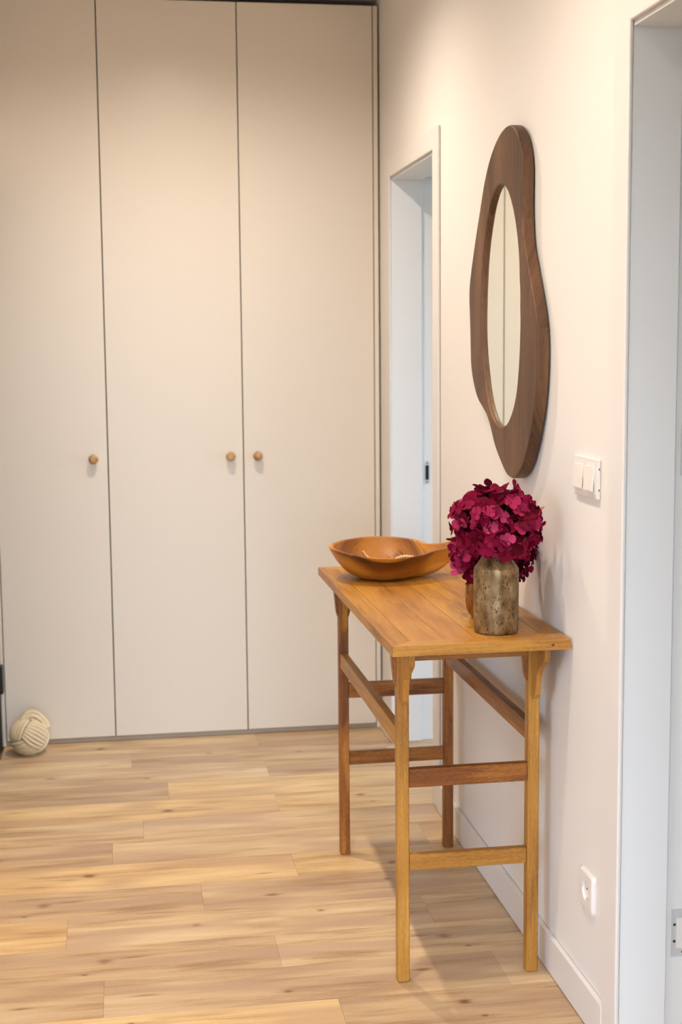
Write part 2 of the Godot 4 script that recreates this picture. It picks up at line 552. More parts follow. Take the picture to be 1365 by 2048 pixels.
		gl.transparency = BaseMaterial3D.TRANSPARENCY_ALPHA
		var mid: float = (s[0] + s[1]) / 2
		obj("pane", MB.new().box(Vector3(3.293, 0.56, s[0] + 0.06), Vector3(3.297, 2.29, mid - 0.03)), gl, win)
		obj("pane", MB.new().box(Vector3(3.293, 0.56, mid + 0.03), Vector3(3.297, 2.29, s[1] - 0.06)), gl, win)
		k += 1
	# skirting boards
	for s in [["baseboard_right", -4.256, -2.702, "white skirting board along the wall behind the table"], ["baseboard_end", CZ + 0.0, -5.108, "short white skirting board between wardrobe and far doorway"], ["baseboard_near", -1.80, BACK_Z, "white skirting board beyond the near doorway"]]:
		var bb := MB.new().box(Vector3(-0.013, 0.0015, s[1]), Vector3(0, 0.093, s[2]), 0.0025)
		struct(s[0], bb, M.trim, s[3], "skirting")
	struct("baseboard_left", MB.new().box(Vector3(LEFT, 0.0015, -4.2), Vector3(LEFT + 0.013, 0.093, -2.7), 0.0025), M.trim, "white skirting board along the left wall", "skirting")

func downlight(at: Vector3, label: String, dim := 1.0) -> void:
	var o := thing("ceiling_downlight", label, "lamp", at, "row of ceiling downlights")
	obj("trim_ring", MB.new().lathe([Vector2(0.034, -0.002), Vector2(0.036, -0.007), Vector2(0.047, -0.006), Vector2(0.050, 0.0)], 40), M.trim, o)
	var g := mat(Color(1, 0.95, 0.88), 0.5)
	g.emission_enabled = true
	g.emission = Color(1.0, 0.88, 0.74)
	g.emission_energy_multiplier = 6.0
	obj("light_disc", MB.new().lathe([Vector2(0.0, -0.0035), Vector2(0.034, -0.0025)], 32), g, o)
	var l := SpotLight3D.new()
	l.name = "lamp_light"
	l.spot_angle = 80.0
	l.spot_angle_attenuation = 1.0
	l.light_size = 0.03
	l.light_color = Color(1.0, 0.935, 0.86)
	l.light_energy = LAMP * dim
	l.spot_range = 12.0
	l.spot_attenuation = 2.0
	l.shadow_enabled = true
	l.position = Vector3(0, -0.012, 0)
	l.rotation = Vector3(-PI / 2, 0, 0)
	o.add_child(l, true)
const LAMP := 3.0

# ---------------------------------------------------------------- wardrobe
func wardrobe() -> void:
	var o := thing("wardrobe", "tall cream built-in wardrobe with three flat doors filling the end of the hall", "wardrobe", Vector3(-0.72, 0, CZ))
	var X := 0.72
	var ins := func(lo: Vector3, hi: Vector3, b := 0.0) -> MB: return MB.new().box(lo + Vector3(X, 0, 0), hi + Vector3(X, 0, 0), b)
	# carcass behind the doors, its dark inside shows only as the joints
	var c := MB.new()
	for q in [[Vector3(LEFT + 0.002, 0.02, -0.58), Vector3(-0.009, 2.72, -0.56)], [Vector3(LEFT + 0.002, 2.70, -0.56), Vector3(-0.009, 2.72, -0.022)], [Vector3(LEFT + 0.002, 0.03, -0.56), Vector3(-0.009, 0.05, -0.022)], [Vector3(-1.045, 0.05, -0.56), Vector3(-1.027, 2.70, -0.022)], [Vector3(-0.540, 0.05, -0.56), Vector3(-0.522, 2.70, -0.022)]]:
		c.box(q[0] + Vector3(X, 0, 0), q[1] + Vector3(X, 0, 0))
	obj("carcass", c, M.dark, o)
	var k := 0
	for d in [[-1.4405, -1.0378, -1.089], [-1.0340, -0.5322, -0.580], [-0.5285, -0.0275, -0.478]]:
		var dm: MB = ins.call(Vector3(d[0], 0.021, -0.019), Vector3(d[1], 2.735, 0), 0.0012)
		var door := obj("door", dm, M.cabinet, o)
		var kb := obj("knob", knob_shape(k), M.knob, door)
		kb.position = Vector3(d[2] + X, 1.080, 0)
		k += 1
	obj("side_panel", ins.call(Vector3(-0.0243, 0.0015, -0.58), Vector3(-0.0075, 2.735, 0), 0.001), M.cabinet, o)
	obj("filler_strip", ins.call(Vector3(-1.4558, 0.0015, -0.02), Vector3(-1.4437, 2.735, 0), 0.001), M.cabinet, o)
	obj("plinth", ins.call(Vector3(-1.4437, 0.0015, -0.025), Vector3(-0.0243, 0.0185, -0.008), 0.001), M.plinth, o)

func knob_shape(k: int) -> MB:      # a faceted wooden knob: short stem, then a cut-gem head
	var b := MB.new()
	b.axis = 1
	b.per = Vector2(0.1, 0.05)
	b.off = Vector2(0.3 * k, 0.17 * k)
	var turn := Basis(Vector3.RIGHT, PI / 2)
	b.lathe([Vector2(0.0, 0.0), Vector2(0.009, 0.0), Vector2(0.008, 0.012), Vector2(0.0, 0.012)], 16, Vector3.ZERO, turn)
	var rings := []
	for p in [[0.010, 0.010, 0.0], [0.0185, 0.017, 0.5], [0.0185, 0.027, 0.0], [0.011, 0.036, 0.5]]:
		var line := []
		for j in 6:
			var a: float = TAU * (j + p[2]) / 6.0 + 0.35 * k
			line.append(Vector3(cos(a) * p[0], sin(a) * p[0], p[1]))
		rings.append(line)
	var mid := Vector3(0, 0, 0.023)
	var flat := func(p: Vector3, q: Vector3, r: Vector3) -> void:
		var nn := (q - p).cross(r - p).normalized()
		if nn.dot((p + q + r) / 3.0 - mid) < 0: nn = -nn
		b.tri(p, q, r, nn, nn, nn)
	for i in 3:
		for j in 6:
			var lo: Array = rings[i]
			var hi: Array = rings[i + 1]
			var n := (j + 1) % 6
			if i % 2 == 0:
				flat.call(lo[j], lo[n], hi[j]); flat.call(lo[n], hi[n], hi[j])
			else:
				flat.call(lo[j], lo[n], hi[n]); flat.call(lo[j], hi[n], hi[j])
	for e in [0, 3]:
		for j in range(1, 5): flat.call(rings[e][0], rings[e][j], rings[e][j + 1])
	return b

# ---------------------------------------------------------------- doorways
func doorways() -> void:
	var i := 1
	# [far jamb z, near jamb z, head y]
	for d in [[-5.042, -4.322, 2.080], [-2.627, -1.905, 2.088]]:
		var a: float = d[0]
		var c: float = d[1]
		var h: float = d[2]
		var o := Node3D.new()
		o.name = "door_%d" % i
		o.position = Vector3(0, 0, (a + c) / 2)
		add_child(o, true)
		tag(o, ["white cased doorway in the right wall beside the wardrobe", "white cased doorway at the right edge, nearest the camera"][i - 1], "doorway", "", "structure")
		a -= o.position.z
		c -= o.position.z
		var out := 0.068 if i == 1 else 0.076
		# casing: two legs and a head, standing 11 mm proud of the wall
		var ci := 0.004
		obj("casing", MB.new().box(Vector3(-0.011, 0.0015, a - out), Vector3(0.0, h + 0.008 + 0.068, a + ci), 0.0045), M.trim, o)
		obj("casing", MB.new().box(Vector3(-0.011, 0.0015, c - ci), Vector3(0.0, h + 0.008 + 0.068, c + out), 0.0045), M.trim, o)
		obj("casing", MB.new().box(Vector3(-0.011, h + 0.008, a + ci), Vector3(0.0, h + 0.008 + 0.068, c - ci), 0.0045), M.trim, o)
		# lining with a rebate on the room side
		var D := 0.112 if i == 1 else 0.100
		for s in [[a, -1.0], [c, 1.0]]:
			var z: float = s[0]
			var g: float = s[1]
			var m := MB.new()
			var lo := minf(z, z + g * 0.018)
			var hi := maxf(z, z + g * 0.018)
			m.box(Vector3(0.0, 0.0015, lo), Vector3(D, h + 0.012, hi), 0.0012)
			obj("lining", m, M.jamb, o)
			m = MB.new()
			lo = minf(z + g * 0.0125, z + g * 0.018)
			hi = maxf(z + g * 0.0125, z + g * 0.018)
			m.box(Vector3(D, 0.0015, lo), Vector3(0.16, h + 0.012, hi), 0.0008)
			obj("rebate", m, M.jamb, o)
		obj("lining", MB.new().box(Vector3(0.0, h, a), Vector3(D, h + 0.018, c), 0.0012), M.jamb, o)
		obj("rebate", MB.new().box(Vector3(D, h + 0.0125, a), Vector3(0.16, h + 0.018, c), 0.0008), M.jamb, o)
		if i == 1:
			# strike plate on the far jamb, at hand height
			var z := a - 0.0125
			var st := obj("strike_plate", rounded_plate(0.022, 0.088, 0.0016, 0.011), M.steel, o)
			st.position = Vector3(0.133, 1.020, z)
			var sl := obj("latch_slot", MB.new().box(Vector3(-0.0065, -0.027, 0.0016), Vector3(0.0065, 0.027, 0.0022)), M.hole, st)
			sl.position = Vector3.ZERO
			for y in [-0.035, 0.035]:
				var sc := obj("screw", MB.new().lathe([Vector2(0.0032, 0.0), Vector2(0.0028, 0.0008), Vector2(0, 0.0009)], 12, Vector3.ZERO, Basis(Vector3.RIGHT, PI / 2)), M.dark, st)
				sc.position = Vector3(0, y, 0.0016)
		else:
			for y in [0.272, 1.277]:
				var z := a - 0.0125
				var hg := obj("hinge_plate", MB.new().box(Vector3(-0.022, -0.051, 0), Vector3(0.022, 0.051, 0.002), 0.0008), M.steel, o)
				hg.position = Vector3(0.137, y, z)
				var kn := obj("hinge_body", MB.new().box(Vector3(-0.010, -0.033, 0.002), Vector3(0.020, 0.033, 0.006), 0.0008), M.plastic, hg)
				kn.position = Vector3.ZERO
				for q in [[-0.015, -0.018], [-0.015, 0.018], [0.004, 0.042], [0.004, -0.042]]:
					var sc := obj("screw", MB.new().lathe([Vector2(0.0032, 0.0), Vector2(0.0028, 0.0008), Vector2(0, 0.0009)], 12, Vector3.ZERO, Basis(Vector3.RIGHT, PI / 2)), M.dark, hg)
					sc.position = Vector3(q[0], q[1], 0.002)
		i += 1

func rounded_plate(w: float, h: float, t: float, r: float) -> MB:
	var poly := PackedVector2Array()
	for c in [[1, 1, 0], [-1, 1, 1], [-1, -1, 2], [1, -1, 3]]:
		for j in 7:
			var a: float = PI / 2 * (c[2] + j / 6.0)
			poly.append(Vector2(c[0] * (w / 2 - r) + cos(a) * r * 0.999, c[1] * (h / 2 - r) + sin(a) * r * 0.999 + j * 1e-6))
	return MB.new().prism(poly, Basis.IDENTITY, Vector3.ZERO, t)

func left_door() -> void:      # dark door at the far end of the left wall: only its hinge side shows
	var o := Node3D.new()
	o.name = "door_3"
	o.position = Vector3(LEFT, 0, -4.77)
	add_child(o, true)
	tag(o, "black framed door at the far left edge beside the wardrobe", "door", "", "structure")
	var f := MB.new()
	f.box(Vector3(-0.11, 0.0015, -0.486), Vector3(0.0015, 2.115, -0.430), 0.001)
	f.box(Vector3(-0.11, 0.0015, 0.434), Vector3(0.0015, 2.115, 0.488), 0.001)
	f.box(Vector3(-0.11, 2.06, -0.430), Vector3(0.0015, 2.115, 0.434), 0.001)
	obj("door_frame", f, M.black, o)
	obj("door_leaf", MB.new().box(Vector3(-0.05, 0.004, -0.427), Vector3(-0.002, 2.057, 0.431), 0.0015), M.black, o)
	for y in [0.274, 1.82]:
		var h := obj("hinge", MB.new().box(Vector3(0.0015, -0.052, -0.022), Vector3(0.0155, 0.052, 0.022), 0.002), M.black, o)
		h.position = Vector3(0, y, -0.43)
	var hd := obj("handle", MB.new().tube([Vector3(0, 1.05, 0.37), Vector3(0.05, 1.05, 0.37), Vector3(0.055, 1.05, 0.36), Vector3(0.055, 1.05, 0.25)], 0.009, 12), M.steel, o)
	hd.position = Vector3(0.0, 0, 0)

# ---------------------------------------------------------------- console table
func table() -> void:
	var o := thing("console_table", "narrow golden teak console table with slim square legs against the right wall", "table", Vector3(-0.412, 0, -2.9446))
	o.rotation.y = 0.003
	# local: x across to the wall, z = -v along the wall
	var TW := 0.406
	var TL := 1.134
	var top := 0.8347
	var bot := 0.8115
	var FW := 0.048          # mitred frame of the top
	var plank := func(poly: Array, ax: int, off: Vector2, drop := 0.0) -> MB:
		var m := MB.new()
		m.axis = ax
		m.off = off
		var pp := PackedVector2Array()
		for p in poly: pp.append(Vector2(p[0], -p[1]))
		m.prism(pp, Basis(Vector3.RIGHT, Vector3.BACK, Vector3.UP), Vector3(0, bot, 0), top - bot - drop)
		return m
	var e := 0.0005
	var tt := obj("tabletop", plank.call([[FW * 0.5, FW * 0.5], [TW - FW * 0.5, FW * 0.5], [TW - FW * 0.5, TL - FW * 0.5], [FW * 0.5, TL - FW * 0.5]], 2, Vector2(0.1, 0.4), 0.004), M.teak_deep, o)
	# frame rails (near, left, far, right), mitred at the corners
	obj("frame_rail", plank.call([[e, 0], [TW - e, 0], [TW - FW, FW], [FW, FW]], 0, Vector2(0.3, 0.1)), M.teak, tt)
	obj("frame_rail", plank.call([[0, e], [FW - e, FW], [FW - e, TL - FW], [0, TL - e]], 2, Vector2(0.6, 0.5)), M.teak, tt)
	obj("frame_rail", plank.call([[e, TL], [FW, TL - FW], [TW - FW, TL - FW], [TW - e, TL]], 0, Vector2(0.2, 0.7)), M.teak, tt)
	obj("frame_rail", plank.call([[TW, e], [TW, TL - e], [TW - FW + e, TL - FW], [TW - FW + e, FW]], 2, Vector2(0.9, 0.2)), M.teak, tt)
	# boards laid along the table
	var board_mats := []
	for c in [Color(1.0, 0.99, 0.98), Color(0.97, 0.94, 0.92), Color(1.03, 1.04, 1.0), Color(0.95, 0.93, 0.9)]:
		var bmat: StandardMaterial3D = M.teak.duplicate()
		bmat.albedo_color = c
		board_mats.append(bmat)
	var xs := [FW, 0.128, 0.200, 0.288, TW - FW]
	for k in 4:
		obj("board", plank.call([[xs[k] + e, FW + e], [xs[k + 1] - e, FW + e], [xs[k + 1] - e, TL - FW - e], [xs[k] + e, TL - FW - e]], 2, Vector2(0.37 * k + 0.11, 0.29 * k), 0.0003 * (k % 2)), board_mats[k], tt)
	var dw := obj("dowel", MB.new().lathe([Vector2(0.0, 0.0004), Vector2(0.0035, 0.0004), Vector2(0.0036, -0.002)], 16, Vector3.ZERO, Basis(Vector3.RIGHT, PI / 2)), M.dowel, o)
	dw.position = Vector3(0.365, 0.823, 0.0004)
	# legs
	var S := 0.0283
	var x0 := 0.036
	var x1 := 0.348
	var v0 := 0.1304
	var v1 := 0.977
	var k := 0
	for x in [x0, x1]:
		for v in [v0, v1]:
			var m := MB.new()
			m.axis = 1
			m.off = Vector2(0.21 * k, 0.43 * k)
			m.box(Vector3(x, 0.0, -v - S), Vector3(x + S, bot, -v), 0.0025)
			var leg := obj("leg", m, M.teak_deep if k == 1 or k == 3 else M.teak, o)
			# brackets under the top: long scalloped ones along the table, slim curved ones across it
			for dirn in [1, -1]:
				var prof := PackedVector2Array()
				var nose := 0.098 if (dirn == 1) == (v == v0) else 0.075
				prof.append(Vector2(0, bot)); prof.append(Vector2(nose, bot)); prof.append(Vector2(nose, bot - 0.026))
				for q in [[0.95, 0.034], [0.78, 0.046], [0.56, 0.060], [0.42, 0.074], [0.37, 0.090], [0.34, 0.106], [0.27, 0.128], [0.15, 0.140], [0.0, 0.143]]:
					prof.append(Vector2(nose * q[0], bot - q[1]))
				var bm := MB.new()
				bm.axis = 1
				bm.off = Vector2(0.3 * k + 0.1, 0.2 * dirn)
				var fwd := Vector3(0, 0, dirn)
				bm.prism(prof, Basis(fwd, Vector3.UP, Vector3.RIGHT), Vector3(x + 0.0085, 0, -v if dirn == 1 else -v - S), 0.013)
				obj("bracket", bm, M.teak, leg)
				prof = PackedVector2Array()
				for q in [[0, 0], [0.013, 0], [0.0125, 0.02], [0.010, 0.045], [0.008, 0.065], [0.006, 0.085], [0.0025, 0.098], [0, 0.103]]:
					prof.append(Vector2(q[0], bot - q[1]))
				bm = MB.new()
				bm.axis = 1
				bm.prism(prof, Basis(Vector3(dirn, 0, 0), Vector3.UP, Vector3(0, 0, 1)), Vector3(x + S if dirn == 1 else x, 0, -v - S + 0.004), 0.020)
				obj("bracket", bm, M.teak_deep, leg)
			k += 1
	# rails
	var rail := func(called: String, lo: Vector3, hi: Vector3, ax: int, m: Material, off: Vector2) -> void:
		var b := MB.new()
		b.axis = ax
		b.off = off
		b.box(lo, hi, 0.002)
		obj(called, b, m, o)
	for v in [v0, v1]:
		var f: float = -v - 0.003
		rail.call("apron", Vector3(x0 + S, 0.769, f - 0.018), Vector3(x1, bot, f - 0.001), 0, M.teak_deep, Vector2(0.2, 0.3 + v))
		rail.call("stretcher", Vector3(x0 + S, 0.470, f - 0.020), Vector3(x1, 0.5145, f), 0, M.teak_deep, Vector2(0.5 + v, 0.1))
		rail.call("stretcher", Vector3(x0 + S, 0.270, f - 0.020), Vector3(x1, 0.3085, f), 0, M.teak if v == v0 else M.teak_deep, Vector2(0.8 + v, 0.6))
	for x in [x0 + 0.003, x1 + 0.004]:
		rail.call("long_rail", Vector3(x, 0.561, -v1), Vector3(x + 0.021, 0.6065, -v0 - S), 2, M.teak if x < 0.1 else M.teak_deep, Vector2(0.15 + x, 0.25))

# ---------------------------------------------------------------- mirror
func spline(vals: Array, a: float) -> float:      # closed cubic through equal angle steps
	var n := vals.size()
	var f := fposmod(a / TAU, 1.0) * n
	var i := int(f)
	return cubic_interpolate(vals[i % n], vals[(i + 1) % n], vals[(i - 1 + n) % n], vals[(i + 2) % n], f - i)

func mirror() -> void:
	var o := thing("wall_mirror", "tall dark walnut wall mirror with a wavy asymmetric wooden frame", "mirror", Vector3(0, 1.58, -3.44))
	var OUT := [0.286, 0.265, 0.251, 0.245, 0.246, 0.265, 0.308, 0.39, 0.433, 0.443, 0.433, 0.415, 0.393, 0.368, 0.343, 0.327, 0.32, 0.319, 0.324, 0.329, 0.321, 0.318, 0.326, 0.338, 0.337, 0.33, 0.315, 0.308, 0.32, 0.353, 0.384, 0.421, 0.438, 0.432, 0.413, 0.392, 0.372, 0.351, 0.331, 0.311]
	var INN := [0.168, 0.171, 0.175, 0.19, 0.208, 0.231, 0.258, 0.286, 0.304, 0.301, 0.281, 0.255, 0.234, 0.217, 0.204, 0.198, 0.197, 0.202, 0.21, 0.221, 0.236, 0.258, 0.279, 0.294, 0.297, 0.293, 0.276, 0.252, 0.222, 0.199, 0.183, 0.174]
	var front := -0.034
	var back := -0.005
	# glued blocks of the frame: [start angle, end angle, tint] (angle from the near side, towards the top)
	var blocks := [[-1.45, -0.17, 0.96], [-0.17, 0.84, 1.02], [0.84, 1.95, 0.93], [1.95, 3.9, 0.98], [3.9, 4.833, 1.04]]
	var b := 0
	for bl in blocks:
		var m := MB.new()
		m.axis = 1
		m.off = Vector2(0.23 * b, 0.37 * b)
		m.per = Vector2(1.2, 0.5)
		var steps := int(ceil((bl[1] - bl[0]) / 0.045))
		var rows := []
		for i in steps + 1:
			var a: float = lerpf(bl[0] + 0.0004, bl[1] - 0.0004, float(i) / steps)
			var ro := spline(OUT, a)
			var ri := spline(INN, a)
			var d := Vector3(0, sin(a), cos(a))
			var line := PackedVector3Array()
			for q in [[ro - 0.003, back], [ro, back - 0.003], [ro, front + 0.005], [ro - 0.0008, front + 0.0022], [ro - 0.0022, front + 0.0006], [ro - 0.005, front], [(ro + ri) / 2, front], [ri + 0.006, front], [ri + 0.003, front + 0.0008], [ri + 0.0008, front + 0.003], [ri, front + 0.006], [ri, front + 0.011], [ri, back]]:
				line.append(d * q[0] + Vector3(q[1], 0, 0))
			rows.append(line)
		m.grid(rows, false)
		# ends of the block
		for e in [0, rows.size() - 1]:
			var nn: Vector3 = (rows[1][0] - rows[0][0]).normalized() * (-1.0 if e == 0 else 1.0)
			for j in range(1, 12): m.tri(rows[e][0], rows[e][j], rows[e][j + 1], nn, nn, nn)
		var mt: StandardMaterial3D = M.walnut.duplicate()
		mt.albedo_color = Color(bl[2], bl[2] * 0.99, bl[2] * 0.98)
		obj("frame_block", m, mt, o)
		b += 1
	var g := MB.new()
	var poly := PackedVector2Array()
	for i in 120:
		var a := TAU * i / 120.0
		var r := spline(INN, a) + 0.008
		poly.append(Vector2(cos(a) * r, sin(a) * r))
	g.prism(poly, Basis(Vector3.BACK, Vector3.UP, Vector3.RIGHT), Vector3(front + 0.010, 0, 0), 0.004)
	obj("mirror_glass", g, M.mirror, o)
	# hanging pad between frame and wall
	for s in [-1, 1]:
		var pad := MB.new().box(Vector3(back, s * 0.36 - 0.02, -0.03), Vector3(0.0, s * 0.36 + 0.02, 0.03))
		obj("hanger", pad, M.dark, o)

# ---------------------------------------------------------------- bowl and beads
const BOWL_AT := Vector3(-0.245, 0.8352, -3.852)
var BX := [[0.215, 0.0], [0.208, 0.030], [0.165, 0.045], [0.12, 0.062], [0.07, 0.103], [0.0, 0.130], [-0.07, 0.128], [-0.13, 0.092], [-0.165, 0.04], [-0.172, -0.005], [-0.155, -0.06], [-0.11, -0.11], [-0.04, -0.135], [0.03, -0.128], [0.09, -0.098], [0.13, -0.060], [0.17, -0.042], [0.208, -0.030]]
var BH := [0.096, 0.093, 0.086, 0.080, 0.075, 0.073, 0.076, 0.083, 0.090, 0.093, 0.094, 0.096, 0.100, 0.099, 0.094, 0.086, 0.088, 0.095]

func bowl_rim(s: float) -> Vector3:       # s counts rim points
	var n := BX.size()
	var i := int(floor(s)) % n
	var f := s - floorf(s)
	var q := [(i - 1 + n) % n, i, (i + 1) % n, (i + 2) % n]
	return Vector3(cubic_interpolate(BX[q[1]][0], BX[q[2]][0], BX[q[0]][0], BX[q[3]][0], f), cubic_interpolate(BH[q[1]], BH[q[2]], BH[q[0]], BH[q[3]], f), cubic_interpolate(BX[q[1]][1], BX[q[2]][1], BX[q[0]][1], BX[q[3]][1], f))

func bowl_floor(p: Vector2) -> Vector3:      # the inner face of the bowl above or below p
	var best := -1.0
	var h := 0.0
	for j in 216:
		var r := bowl_rim(j * float(BX.size()) / 216)
		var d := Vector2(r.x, r.z)
		var near := d.normalized().dot(p.normalized())
		if near > best:
			best = near
			var f := p.length() / d.length()
			for k in BOWL_IN.size() - 1:
				if f >= BOWL_IN[k][0] and f <= BOWL_IN[k + 1][0]:
					h = r.y * lerpf(BOWL_IN[k][1], BOWL_IN[k + 1][1], (f - BOWL_IN[k][0]) / (BOWL_IN[k + 1][0] - BOWL_IN[k][0]))
	return Vector3(p.x, h, p.y)

const BOWL_IN := [[0.0, 0.10], [0.25, 0.105], [0.45, 0.14], [0.62, 0.25], [0.78, 0.48], [0.885, 0.78], [0.918, 0.955]]
func bowl() -> void:
	var o := thing("wooden_bowl", "oval carved wooden bowl with a spout lying at the far end of the table", "bowl", BOWL_AT)
	var m := MB.new()
	m.per = Vector2(0.33, 0.33)
	var N := 108
	var prof := [[0.0, 0.0], [0.30, 0.0], [0.42, 0.005], [0.53, 0.05], [0.65, 0.16], [0.76, 0.33], [0.86, 0.55], [0.94, 0.78], [0.985, 0.94], [0.998, 0.985], [0.99, 1.0], [0.94, 1.0], [0.925, 0.985]]
	for k in range(BOWL_IN.size() - 1, -1, -1): prof.append(BOWL_IN[k])
	var rows := []
	for p in prof:
		var line := PackedVector3Array()
		for j in N:
			var r := bowl_rim(j * float(BX.size()) / N)
			line.append(Vector3(r.x * p[0], r.y * p[1], r.z * p[0]))
		rows.append(line)
	m.grid(rows, true)
	obj("bowl_body", m, M.bowl, o)
	# a string of beads lying inside, over the near side
	var nk := thing("bead_string", "string of small pale wooden beads lying inside the wooden bowl", "beads", BOWL_AT)
	var ball := MB.new().lathe([Vector2(0, -0.0048), Vector2(0.0024, -0.0042), Vector2(0.0042, -0.0024), Vector2(0.0048, 0), Vector2(0.0042, 0.0024), Vector2(0.0024, 0.0042), Vector2(0, 0.0048)], 14).mesh()
	var path := []
	var nb := 38
	for i in nb:
		var a := TAU * i / nb
		path.append(bowl_floor(Vector2(0.042 + 0.058 * cos(a) + 0.006 * sin(2.0 * a), -0.031 + 0.050 * sin(a))) + Vector3(0, 0.0058, 0.0012))
	for i in nb:
		var bd := obj("bead", ball, M.bead, nk)
		bd.position = path[i]
	obj("cord", MB.new().tube(path + [path[0]], 0.0009, 5), M.bead, nk)
	var tail := []
	for i in 9: tail.append(bowl_floor(Vector2(-0.034 - 0.0028 * i, -0.093 - 0.0016 * i)) + Vector3(0, 0.003, 0.0015))
	obj("cord_end", MB.new().tube(tail, 0.0022, 8), M.bead, nk)

# ---------------------------------------------------------------- vases and hydrangeas
func petal_mesh(sd: int) -> MB:        # one floret: four broad cupped petals round a small eye
	var rg := RandomNumberGenerator.new()
	rg.seed = sd
	var b := MB.new()
	for p in 4:
		var yaw := TAU * p / 4.0 + rg.randf_range(-0.15, 0.15)
		var len := rg.randf_range(0.019, 0.026)
		var wid: float = len * rg.randf_range(0.46, 0.58)
		var lift := rg.randf_range(0.05, 0.55)
		var curl := rg.randf_range(-0.25, 0.45)
		var cup := rg.randf_range(0.1, 0.5)
		var tw := rg.randf_range(-0.35, 0.35)
		var rows := []
		for s in [0.0, 0.2, 0.4, 0.6, 0.78, 0.90, 0.97, 1.0]:
			var w := wid * (0.22 + 0.78 * smoothstep(0.0, 0.58, s))
			if s > 0.58: w = wid * sqrt(maxf(0.0, 1.0 - pow((s - 0.58) / 0.42, 2.0)))
			var line := PackedVector3Array()
			for j in 5:
				var q := (j - 2) / 2.0
				var y: float = s * len * lift - curl * len * s * s * 0.6 + cup * w * q * q * 0.6 + tw * w * q * s + sin(q * 5.0 + s * 6.0 + p) * 0.0005
				line.append(Basis(Vector3.UP, yaw) * Vector3(q * w, y, s * len))
			rows.append(line)
		b.grid(rows, false)
	b.lathe([Vector2(0, -0.001), Vector2(0.0018, 0.0006), Vector2(0.0014, 0.002), Vector2(0, 0.0026)], 8)
	return b

func hydrangea(label: String, base: Vector3, centre: Vector3, rad: Vector3, count: int, sd: int) -> void:
	var o := thing("hydrangea", label, "flower", base, "burgundy hydrangeas in the vases")
	var c := centre - base
	var kinds := []
	for k in 9: kinds.append(petal_mesh(sd + k).mesh())
	var rg := RandomNumberGenerator.new()
	rg.seed = sd
	obj("stem", MB.new().tube([Vector3(0, 0.004, 0), Vector3(0, c.y * 0.35, 0.001), c * Vector3(0.4, 0.7, 0.4), c], 0.003, 8), M.stem, o)
	# short flower stalks from the heart of the head
	var st := MB.new()
	for layer in 2:
		var n := count if layer == 0 else count / 2
		for i in n:
			var y := 1.0 - 2.0 * (i + 0.5) / n
			var a := i * 2.39996 + layer * 0.7
			var d := Vector3(sqrt(1 - y * y) * cos(a), y, sqrt(1 - y * y) * sin(a))
			d = (d + Vector3(rg.randfn(), rg.randfn(), rg.randfn()) * 0.10).normalized()
			if d.y < -0.90: continue
			var lump := 1.0 + 0.07 * sin(d.x * 7.0 + sd) * cos(d.z * 6.0) + 0.05 * sin(d.y * 8.0 + sd)
			var rr := (0.90 if layer == 0 else 0.68) * lump * rg.randf_range(0.84, 1.02)
			var p := c + d * rad * rr
			var up := (d + Vector3(rg.randfn(), rg.randfn(), rg.randfn()) * 0.55).normalized()
			var x := up.cross(Vector3(0.3, 0.2, 0.9)).normalized()
			var bs := Basis(x, up, x.cross(up)) * Basis(Vector3.UP, rg.randf() * TAU)
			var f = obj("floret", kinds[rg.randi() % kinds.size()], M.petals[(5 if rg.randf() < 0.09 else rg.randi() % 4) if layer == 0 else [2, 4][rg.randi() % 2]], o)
			f.transform = Transform3D(bs.scaled(Vector3.ONE * rg.randf_range(0.66, 0.98)), p)
			if layer == 0 and i % 2 == 0:
				st.tube([c + d * rad * 0.1, p], 0.0011, 5, false)
	tag(obj("flower_stalks", st, M.stem, o), "", "", "", "stuff")

